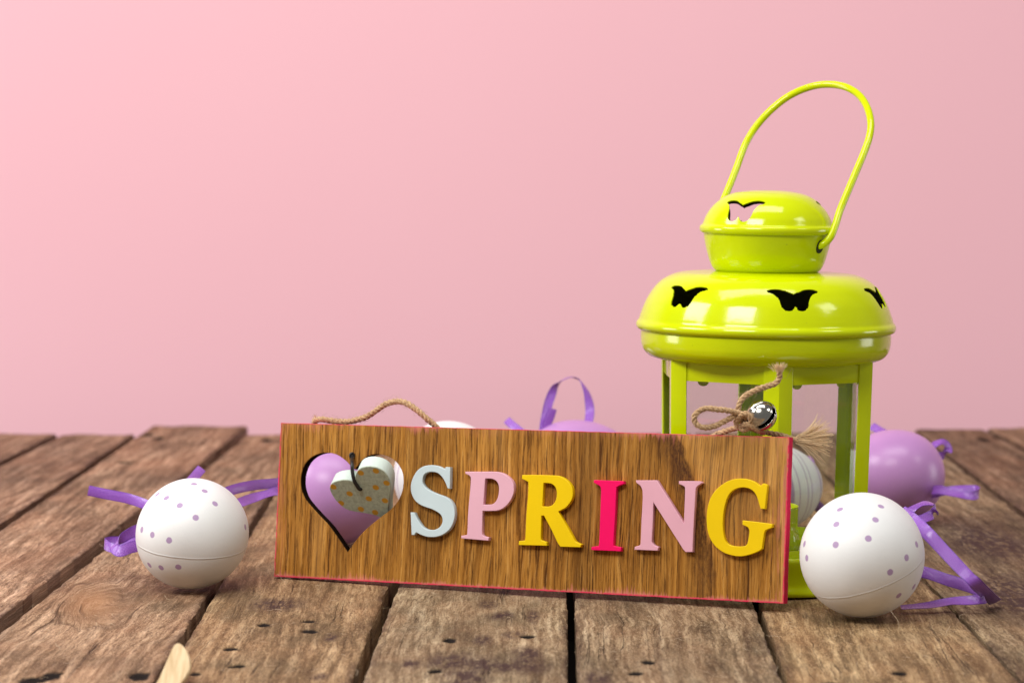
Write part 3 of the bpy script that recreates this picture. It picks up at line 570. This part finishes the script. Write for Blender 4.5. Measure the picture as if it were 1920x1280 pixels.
ribbon([(300, 985, 1.495, .3, .3, 1), (262, 992, 1.495, .3, .3, 1), (236, 1004, 1.49, .5, .3, 1), (216, 1022, 1.485, .7, .2, .8), (224, 1033, 1.482, .2, .5, 1), (244, 1026, 1.485, .1, .4, 1), (275, 1020, 1.492, .0, .4, 1)], eggL, .0062)
ribbon([(290, 1010, 1.50, .1, .3, 1), (240, 1014, 1.507, .1, .3, 1), (210, 1014, 1.507, 0, .3, 1), (197, 1018, 1.503, 0, .4, 1), (208, 1026, 1.497, .1, .5, 1), (232, 1028, 1.495, 0, .5, 1)], eggL, .0052)
# right egg ribbons
ribbon([(1690, 975, 1.43, .3, .2, 1), (1706, 958, 1.43, .5, .4, 1), (1730, 944, 1.43, .3, 1, .4), (1751, 946, 1.432, -.2, 1, .2), (1752, 960, 1.428, .5, .8, .3), (1735, 970, 1.42, .2, .9, .6), (1715, 976, 1.415, 0, .6, 1)], eggR, .0050)
ribbon([(1690, 958, 1.40, .5, .2, .8), (1712, 974, 1.395, .7, .1, .7), (1738, 998, 1.385, .7, .1, .7), (1768, 1030, 1.38, .7, .2, .6), (1800, 1064, 1.375, .8, .3, .5), (1832, 1096, 1.372, .9, .4, .3), (1866, 1128, gd(1872, 1133), 1, .5, .1)], eggR, .0066)
ribbon([(1650, 1060, 1.42, .2, .3, 1), (1700, 1066, 1.42, .2, .4, 1), (1740, 1074, 1.415, .2, .5, 1), (1775, 1086, 1.41, .2, .5, 1), (1815, 1098, 1.40, .2, .5, 1), (1841, 1109, 1.393, .3, .5, 1), (1846, 1119, 1.388, .2, .6, .8), (1825, 1124, 1.385, .0, .8, .6), (1785, 1126, 1.388, .0, 1, .55), (1745, 1133, 1.385, 0, 1, .35), (1690, 1138, 1.385, 0, 1, .2)], eggR, .0062)
# purple egg at the right
ribbon([(1634, 798, 1.78, .8, .5, .8), (1648, 806, 1.775, .8, .5, .8), (1663, 815, 1.765, .8, .5, .8), (1680, 828, 1.75, .8, .4, .8)], eggPR, .0056)
ribbon([(1735, 850, 1.745, .5, .2, 1), (1748, 836, 1.74, .5, .4, 1), (1765, 828, 1.74, .3, 1, .5), (1777, 836, 1.742, .4, .6, .8), (1775, 850, 1.74, .8, .3, .7), (1758, 857, 1.735, .3, .4, 1), (1740, 862, 1.735, .3, .3, 1)], eggPR, .0056)
ribbon([(1745, 926, 1.715, .1, .3, 1), (1768, 921, 1.71, .1, .3, 1), (1800, 916, 1.705, .0, .8, .7), (1828, 917, 1.705, .0, .5, 1), (1836, 923, 1.695, .2, .3, 1), (1824, 929, 1.688, .0, .5, .9), (1795, 926, 1.69, 0, .8, .5), (1766, 918, 1.70, 0, .6, .8), (1748, 918, 1.71, 0, .6, .8)], eggPR, .0054)
ribbon([(1500, 925, 1.69, .3, .2, 1), (1530, 945, 1.685, .4, .2, 1), (1548, 962, 1.68, .4, .3, 1), (1580, 975, 1.69, .3, .4, 1)], eggSL, .0062)
ribbon([(1512, 856, 1.72, 1, .2, .1), (1519, 862, 1.71, 1, .2, -.1), (1521, 872, 1.70, .6, .2, -.2)], eggSL, .0050)
# tall loop on the middle purple egg
ribbon([(1018, 830, 1.77, 1, .2, .3), (1020, 800, 1.775, 1, .4, .3), (1024, 775, 1.78, 1, .5, .3), (1031, 748, 1.785, .9, .5, .35), (1044, 722, 1.79, .8, .9, .25), (1065, 708, 1.79, .25, 1.4, .1), (1085, 711, 1.79, .3, 1.2, -.5), (1098, 730, 1.785, .8, .8, -.4), (1104, 752, 1.78, 1, .3, -.2), (1106, 775, 1.775, 1, -.1, 0), (1102, 798, 1.765, 1, -.3, .1), (1098, 815, 1.755, 1, -.3, .1)], eggPC, .0058)
ribbon([(1036, 766, 1.755, 1, .1, -.3), (1031, 782, 1.755, 1, .1, -.1), (1024, 800, 1.755, 1, .1, 0), (1020, 825, 1.755, 1, .1, 0)], eggPC, .0056)
ribbon([(950, 787, 1.79, .8, .2, .75), (960, 796, 1.785, .8, .2, .75), (975, 808, 1.78, .8, .2, .75), (1000, 830, 1.77, .8, .2, .75)], eggPC, .0052)

# ------------------------------------------------------------------ lantern
DC = 1.492; LCX = at(1431, 700, DC).x; K = DC/F*1.0015
lant = empty('lantern', (at(1426, 1100, DC).x, DC, 0), label='glossy lime green metal lantern with butterfly cut-outs, glass sides and raised bail handle', cat='lantern')
lant.rotation_euler = (0, math.radians(.8), 0); bpy.context.view_layer.update()
LM_ = lant.matrix_world.copy(); LMI = LM_.inverted()
zp = lambda y: at(1431, y, DC).z
def prof(pts, n=6): return [(r*K, zp(y)) for r, y in (cr(pts, n) if n else pts)]
def lathe(name, pr, mat, parent=None, nu=192, thick=0., cuts=None, sharp=40):
    """revolve (r,z); cuts = (outline in metres, azimuths, z of centre): openings through the sheet"""
    pr = [np.array(p, float) for p in pr]
    if cuts:  # resample finely
        L = [0]
        for a, b in zip(pr, pr[1:]): L.append(L[-1]+np.hypot(*(b-a)))
        n = int(L[-1]/.0006); s = np.linspace(0, L[-1], n); R = np.interp(s, L, [p[0] for p in pr]); Zz = np.interp(s, L, [p[1] for p in pr]); pr = [np.array(q) for q in zip(R, Zz)]; nu = 640
    n = len(pr); R = np.array([p[0] for p in pr]); Zz = np.array([p[1] for p in pr]); L = np.concatenate([[0], np.cumsum(np.hypot(np.diff(R), np.diff(Zz)))])
    U, S = np.meshgrid(np.arange(nu)*2*np.pi/nu, L); keep = None
    if cuts:
        out, azs, zc = cuts; ic = int(np.argmin(np.abs(Zz-zc)+(R < R.max()*.3)*9)); rc = R[ic]; lc = L[ic]; O = np.array(out)
        a = O; b = np.roll(O, -1, 0); ab = b-a; du = 2*np.pi/nu*rc; ds = L[1]-L[0]
        def inside(x, y):
            r_ = np.zeros(x.shape, bool)
            for (x1, y1), (x2, y2) in zip(a, b):
                cnd = ((y1 > y) != (y2 > y)) & (x < (x2-x1)*(y-y1)/((y2-y1) if y2 != y1 else 1e-12)+x1); r_ ^= cnd
            return r_
        delm = np.zeros((n-1, nu), bool)
        for az in azs:
            dv = 0
            if isinstance(az, tuple): az, dv = az
            x = ((U-az+np.pi) % (2*np.pi)-np.pi)*rc; y = (S-lc-dv); near = (np.abs(x) < .022) & (np.abs(y) < .014); ii = np.argwhere(near)
            for (i, j) in ii:
                p = np.array([x[i, j], y[i, j]]); t = np.clip(((p-a)*ab).sum(1)/((ab**2).sum(1)+1e-18), 0, 1); c_ = a+ab*t[:, None]; d = np.hypot(*(c_-p).T); k = int(np.argmin(d))
                if d[k] < .52*max(du, ds): U[i, j] = az+c_[k][0]/rc; S[i, j] = lc+dv+c_[k][1]
            x = ((U-az+np.pi) % (2*np.pi)-np.pi)*rc; y = S-lc-dv
            xr = np.roll(x, -1, 1); yr = np.roll(y, -1, 1); cx = (x[:-1]+xr[:-1]+x[1:]+xr[1:])/4; cy = (y[:-1]+yr[:-1]+y[1:]+yr[1:])/4
            nearc = (np.abs(x[:-1]) < .022) & (np.abs(cy) < .014); delm |= inside(cx, cy) & nearc
        keep = ~delm
    RR = np.interp(S, L, R); ZZ = np.interp(S, L, Zz)
    dR = np.gradient(R, L+np.arange(n)*1e-9); dZ = np.gradient(Zz, L+np.arange(n)*1e-9); nR = np.interp(S, L, -dZ); nZ = np.interp(S, L, dR)
    def ring(off):
        r = RR+nR*off; z = ZZ+nZ*off; return np.stack([r*np.sin(U), -r*np.cos(U), z], -1).reshape(-1, 3)
    V = ring(0); idx = np.arange(n*nu).reshape(n, nu); nx = np.roll(idx, -1, 1)
    q = np.stack([idx[:-1], idx[1:], nx[1:], nx[:-1]], -1)
    q = q[keep] if keep is not None else q.reshape(-1, 4); q = q.reshape(-1, 4); mi = np.zeros(len(q), int)
    Fc = [tuple(x) for x in q]; mi = [0]*len(Fc)
    if thick:
        # inward = towards negative profile normal chosen by sign of thick
        V = np.concatenate([V, ring(thick)]); N = n*nu; inner = [tuple(int(k)+N for k in f[::-1]) for f in Fc]; ed = {}
        for f in Fc:
            for k in range(4): e = (f[k], f[(k+1) % 4]); ed[e] = 1
        rim = [(e[1], e[0], e[0]+N, e[1]+N) for e in ed if (e[1], e[0]) not in ed]
        Fc = Fc+inner+rim; mi = mi+[1]*len(inner)+[0]*len(rim)
    me = bpy.data.meshes.new(name); me.from_pydata(V.tolist(), [], [tuple(int(k) for k in f) for f in Fc]); me.update()
    o = link(name, me, parent, True, mat if isinstance(mat, list) else [mat]); me.polygons.foreach_set('material_index', mi)
    if sharp: me.set_sharp_from_angle(angle=math.radians(sharp))
    return o
half = [(3, -11.7), (11.7, -15.6), (20.8, -19.5), (32.5, -21), (44.3, -19.8), (50, -16.3), (46.9, -13), (39, -10.4), (32.5, -5.2), (27.3, 3.9), (24.7, 13), (19.5, 20.2), (11.7, 22.8), (5.2, 20.8), (1.2, 15.6)]
bf = [(0, -9.8)]+half+[(0, 14)]+[(-x, y) for x, y in half[::-1]]
def bfly(s, sy): return [(x*K*s, y*K*s*sy) for x, y in cr(bf, 4, True)]
# profiles run from the top down, so the second outline coordinate (downwards) is arc length
lid_p = [(60, 509), (100, 508.5), (150, 511), (172, 515), (190, 523), (203, 533), (213, 545), (223, 561), (230, 577), (235, 591), (238, 600), (241, 604), (243, 609), (242, 615), (238, 619), (233, 620)]
lathe('lid', prof(lid_p), [LIME, INSIDE], lant, thick=-.0006, cuts=(bfly(1.0, 1.05), [math.radians(a) for a in (-49.5, 8.2, 68, 128, 188, 248)], zp(549)))
collar_p = [(231, 617), (233.5, 622), (234, 630), (233.5, 640), (232, 649), (228, 658), (219, 667), (205, 672), (190, 675)]
lathe('collar', prof(collar_p), [LIME, LIME], lant, thick=-.0008)
neck_p = [(60, 511), (86, 511.5), (94, 509), (101, 503), (107, 492), (112, 476), (116.5, 458), (119.5, 440), (120, 434)]
lathe('chimney', prof(neck_p)[::-1], [LIME, INSIDE], lant, thick=-.0006)
cap_p = [(.5, 356.5), (25, 357), (45, 359), (65, 363), (82, 370), (97, 381), (108, 393), (116, 406), (120, 416), (122, 421), (126, 424), (127.5, 429), (126, 435), (121, 438), (117, 438)]
lathe('cap', prof(cap_p), [LIME, INSIDE], lant, thick=-.0006, cuts=(bfly(.92, 1.22), [math.radians(-33), math.radians(92), (math.radians(200), 11*K)], zp(391)))
# hexagonal glazed body
AZ0 = math.radians(1.8); zt, zb = zp(671), .0185; RT, RB = .0618, .0600
def hexp(k, z, inset=0): a = AZ0+k*math.pi/3; t = (z-zb)/(zt-zb); r = RB+(RT-RB)*t-inset; return Vector((r*math.sin(a), -r*math.cos(a), z))
def prism(quads, name, mat, parent=None, bev=.0003):
    """list of bottom/top polygon rings"""
    V, Fc = [], []
    for bot, top in quads:
        b = len(V); n = len(bot); V += list(bot)+list(top); Fc += [tuple(b+i for i in range(n))[::-1], tuple(b+n+i for i in range(n))]; Fc += [(b+i, b+(i+1) % n, b+n+(i+1) % n, b+n+i) for i in range(n)]
    me = bpy.data.meshes.new(name); bm = bmesh.new(); vs = [bm.verts.new(v) for v in V]
    for f in Fc: bm.faces.new([vs[i] for i in f])
    bmesh.ops.recalc_face_normals(bm, faces=bm.faces)
    if bev: bmesh.ops.bevel(bm, geom=bm.edges[:], offset=bev, segments=2, affect='EDGES', profile=.6)
    bm.to_mesh(me); bm.free(); o = link(name, me, parent, True, [mat]); me.set_sharp_from_angle(angle=math.radians(40)); return o
FL = .0088
for k in range(6):
    rings = []
    for z in (zb-.002, zt+.006):
        p = hexp(k, z); a = (hexp(k+1, z)-p).normalized(); b = (hexp(k-1, z)-p).normalized(); inn = -Vector((p.x, p.y, 0)).normalized(); t = .0009
        na = Vector((-a.y, a.x, 0)); na = na if na.dot(inn) > 0 else -na; nb = Vector((-b.y, b.x, 0)); nb = nb if nb.dot(inn) > 0 else -nb
        rings.append([p+b*FL, p, p+a*FL, p+a*FL+na*t, p+inn*t*1.15, p+b*FL+nb*t])
    prism([tuple(rings)], 'post', LIME, lant, .00025)
    # raised bead along each flange edge is pressed into the sheet: thin inner angle holding the glass
    for nm, z0, z1 in (('top_rail', zp(706), zt+.004), ('bottom_rail', zb-.001, zb+.0045)):
        rr_ = []
        for z in (z0, z1):
            p, q = hexp(k, z, .0004), hexp(k+1, z, .0004); a = (q-p).normalized(); inn = -((p+q)/2); inn.z = 0; inn.normalize(); p = p+a*FL*.6+inn*.0003; q = q-a*FL*.6+inn*.0003; rr_.append([p, q, q+inn*.0008, p+inn*.0008])
        prism([tuple(rr_)], nm, LIME, lant, .0002)
    g = []
    for z in (zb, zt+.002):
        p, q = hexp(k, z, .0032), hexp(k+1, z, .0032); a = (q-p).normalized(); inn = -((p+q)/2); inn.z = 0; inn.normalize(); g.append([p+a*.001, q-a*.001, q-a*.001+inn*.0012, p+a*.001+inn*.0012])
    prism([tuple(g)], 'glass_pane', GLASS, lant, 0)
    for s in (.24, .76):
        z = zp(706); p, q = hexp(k, z, .0048), hexp(k+1, z, .0048); m_ = p.lerp(q, s); a = (q-p).normalized(); inn = -((p+q)/2); inn.z = 0; inn.normalize()
        rg = [m_+inn*.0012+a*math.cos(t)*.0031+Vector((0, 0, -.0003-math.sin(t)*.0024)) for t in np.linspace(0, math.pi, 9)]
        prism([(rg, [v+inn*.0007 for v in rg])], 'tab', LIME, lant, 0)
base_p = [(.0001, .0178), (.052, .0178), (.0555, .0180), (.0600, .0196), (.0625, .0200), (.0640, .0192), (.0645, .0170), (.0645, .0110), (.0650, .0060), (.0662, .0035), (.0668, .0020), (.0664, .0006), (.0650, .0002), (.0600, .0004)]
lathe('base', [tuple(p) for p in cr(base_p, 4)], [LIME, LIME], lant, thick=-.0006)
cup_p = [(.0001, .0190), (.0175, .0190), (.0188, .0196), (.0191, .0215), (.0192, .0392), (.0196, .0404), (.0200, .0400)]
o = lathe('candle_cup', cup_p[::-1], [LIME, LIME], lant, thick=.0004, nu=96)
for k in range(4):
    a0 = math.radians(40+90*k); V, Fc = [], []
    pth = [(.0235, .0180, .0042), (.0238, .0215, .0050), (.0232, .0260, .0046), (.0215, .0300, .0036), (.0222, .0335, .0022)]; q = cr(pth, 4)
    for (r, z, w) in q:
        for s in (-1, 0, 1):
            for d in (0, .0006):
                a = a0+s*w/r; V.append(((r+d)*math.sin(a), -(r+d)*math.cos(a), z))
    n = len(q)
    for i in range(n-1):
        b = i*6
        for s in (0, 2): Fc += [(b+s, b+s+2, b+s+8, b+s+6), (b+s+3, b+s+1, b+s+7, b+s+9)]
        Fc += [(b+1, b, b+6, b+7), (b+4, b+5, b+11, b+10)]
    Fc += [(0, 1, 3, 2), (2, 3, 5, 4)]; b = (n-1)*6; Fc += [(b+1, b, b+2, b+3), (b+3, b+2, b+4, b+5)]
    pyobj('prong', V, Fc, LIME, lant)
# tea light standing in the cup
cand = empty('candle', LM_ @ Vector((0, 0, .0194)), label='white tea light candle standing in the green cup inside the lantern', cat='candle'); cand.rotation_euler = lant.rotation_euler
lathe('wax', [(.0001, .0175), (.0100, .0176), (.0165, .0182), (.0180, .0186), (.0186, .0180), (.0187, .0160), (.0187, .0002), (.0001, .0001)], simple('white_wax', (.78, .76, .70), .4), cand, nu=64)
V, Fc = tube_data([(0, 0, .017), (.0004, 0, .021), (.0012, 0, .0245)], .0006, 6); pyobj('wick', V, Fc, simple('wick_cotton', (.6, .56, .48), .9), cand)
# bail handle
az = math.radians(51); rh = .0330; zh = zp(458)
u = Vector((math.sin(az), -math.cos(az), 0)); al = math.radians(36); wv = Vector((math.sin(al)*math.cos(az), math.sin(al)*math.sin(az), math.cos(al)))
A = LM_ @ (u*rh+Vector((0, 0, zh))); B = LM_ @ (-u*rh+Vector((0, 0, zh))); nrm = (LM_.to_3x3() @ u.cross(wv)).normalized()
HZ = [(600, 1010), (640, 915), (675, 830), (712, 740), (745, 655), (775, 570), (808, 492), (868, 395), (955, 298), (1062, 212), (1180, 155), (1300, 130), (1420, 142), (1512, 192), (1568, 272), (1592, 370), (1583, 462), (1548, 565), (1500, 680), (1450, 800), (1400, 920), (1368, 1020)]
hp = [onplane(1160+a/3.3685, 120+b/3.3685, A, nrm) for a, b in HZ]
ins = lambda s, k: LM_ @ (u*s*k)
cen = LM_ @ Vector((0, 0, zh)); ua = (A-cen).normalized()
hp = [B+ua*.010, B+ua*.002, B-ua*.002+Vector((0, 0, .001)), B-ua*.0028+Vector((0, 0, .006))]+hp[1:]+[onplane(1160+1338/3.3685, 120+1092/3.3685, A, nrm), A+ua*.0022+Vector((0, 0, .001)), A-ua*.0030, A-ua*.010]
V, Fc = tube_data([Vector(p) for p in cr(hp, 10)], .0020, 14); world_part('handle', V, Fc, LIME, lant, LMI)
for s in (1, -1):   # dark hinge hole rim
    ctr = u*s*.03325+Vector((0, 0, zh-.0003)); ax1 = Vector((u.y, -u.x, 0)); slope = (u*s*.22+Vector((0, 0, 1))).normalized()
    rg = [ctr+ax1*math.cos(t)*.0031+slope*math.sin(t)*.0036 for t in np.linspace(0, 2*math.pi, 25)[:-1]]
    prism([(rg, [v+u*s*.00055 for v in rg])], 'hinge_hole', INSIDE, lant, 0)

# ------------------------------------------------------------------ jingle bell
bc = at(1428, 779, 1.405); br = .0078; ax = Vector((.30, -.88, -.36)).normalized()
sx = Vector((.72, .0, .66)); sx = (sx-ax*sx.dot(ax)).normalized(); MB = Matrix((sx, ax.cross(sx), ax)).transposed().to_4x4(); MB.translation = bc
bell = empty('jingle_bell', label='small silver jingle bell tied to the twine on the sign top', cat='bell'); bell.matrix_world = MB
def bell_shell():
    nu, nv = 192, 120; V = []; mi = []
    for j in range(nv+1):
        a = math.pi*j/nv
        for i in range(nu):
            b = 2*math.pi*i/nu; r = br*(1+.045*math.exp(-((a-math.pi/2)/.045)**2)); x, y, z = r*math.sin(a)*math.cos(b), r*math.sin(a)*math.sin(b), r*math.cos(a)
            # lips of the slot curl outwards
            if a < 1.35: k = math.exp(-((abs(y)-.0011)/.0006)**2)*(1-(a/1.35)**4); x *= 1+.05*k; y *= 1+.05*k; z *= 1+.05*k
            V.append((x, y, z))
    def cut(j, i):
        a = math.pi*(j+.5)/nv; b = 2*math.pi*(i+.5)/nu; x, y = br*math.sin(a)*math.cos(b), br*math.sin(a)*math.sin(b)
        if a > 1.3: return False
        return abs(y) < .0012 or math.hypot(abs(x)-br*math.sin(1.08), y) < .0017
    Fc = []
    for j in range(nv):
        for i in range(nu):
            if not cut(j, i): k = (i+1) % nu; Fc.append((j*nu+i, (j+1)*nu+i, (j+1)*nu+k, j*nu+k))
    me = bpy.data.meshes.new('shell'); me.from_pydata(V, [], Fc); me.update(); bm = bmesh.new(); bm.from_mesh(me); bmesh.ops.remove_doubles(bm, verts=bm.verts, dist=1e-6)
    lo = [v for v in bm.verts if not v.link_faces]; bmesh.ops.delete(bm, geom=lo, context='VERTS')
    for _ in range(4):
        bmesh.ops.smooth_vert(bm, verts=[v for v in bm.verts if v.is_boundary], factor=.5, use_axis_x=True, use_axis_y=True, use_axis_z=True)
    bm.to_mesh(me); bm.free()
    m = Mat('nickel'); co = m.coord(); m.set(Base_Color=(.60, .57, .51, 1), Metallic=1., Roughness=m.rng(m.noise(co, 300, 3), .3, .7, .10, .20), Normal=m.bump(m.noise(co, 260, 2), .12, .0005))
    o = link('shell', me, bell, True, [m.m, simple('bell_inside', (.02, .018, .015), .5, 1.)])
    s = o.modifiers.new('s', 'SOLIDIFY'); s.thickness = .0005; s.offset = -1; s.material_offset = 1; s.material_offset_rim = 0
bell_shell()
V, Fc = tube_data([(math.cos(t)*.0016, 0, -br-.0008+math.sin(t)*.0016) for t in np.linspace(0, 2*math.pi, 20)], .0004, 8); pyobj('ring', V, Fc, simple('steel_ring', (.7, .68, .64), .2, 1.), bell)

# ------------------------------------------------------------------ wood chip in the front gap
gz = ground(325, 1262, .004); nc_ = Vector((-.35, -.75, .75)).normalized()
cx_ = Vector((1, 0, 0)); cx_ = (cx_-nc_*cx_.dot(nc_)).normalized(); cz_ = nc_.cross(cx_)*-1; cz_ = cz_ if cz_.z > 0 else -cz_
MC = Matrix((cx_, -nc_, cz_)).transposed().to_4x4(); MC.translation = gz; MCI = MC.inverted()
chip = empty('wood_chip', label='pale wood splinter stuck in the gap at the bottom left', cat='wood chip'); chip.matrix_world = MC
out = []
for a, b, *k in [(284, 1300), (299, 1268), (312, 1238), (324, 1212), (331, 1205), (340, 1207), (351, 1222), (356, 1247), (350, 1264), (337, 1283), (326, 1302)]:
    qv = MCI @ onplane(a, b, gz, nc_); out.append((qv.x, qv.z))
m = Mat('pale_splinter'); co = m.coord(); n = m.noise(m.mapping(co, (500, 300, 60)), 1, 4); m.set(Base_Color=m.ramp(n, [(.3, (.50, .33, .16)), (.6, (.72, .55, .33))]), Roughness=.8, Normal=m.bump(n, .5, .0005))
plate('sliver', [outline(out, 4)], 0, .0022, .0005, [m.m], chip, 2)

# ------------------------------------------------------------------ loose fibres and crumbs on the planks
V, Fc = [], []; rd = random.Random(12)
for i in range(520):
    D = 1.2+rd.random()**1.5*1.0; x = rd.uniform(-.2, .2)*D*1.0; p = Vector((x, D, .0003)); a = rd.gauss(1.57, .7); l = rd.uniform(.001, .005) if i % 14 else rd.uniform(.006, .012); d = Vector((math.cos(a), math.sin(a), rd.uniform(-.05, .35)))
    pth = [p]
    for s in range(4): d = (d+Vector((rd.gauss(0, .3), rd.gauss(0, .3), rd.gauss(0, .22)-.08))).normalized(); n_ = pth[-1]+d*l/4; n_.z = max(n_.z, .0001); pth.append(n_)
    tube_data(pth, .00009, 3, V, Fc)
m = Mat('loose_fibre'); m.set(Base_Color=(.52, .40, .27, 1), Roughness=.8)
o = pyobj('wood_fibres', V, Fc, m.m); tag(o, kind='stuff', label='loose pale wood fibres scattered over the planks', cat='debris')
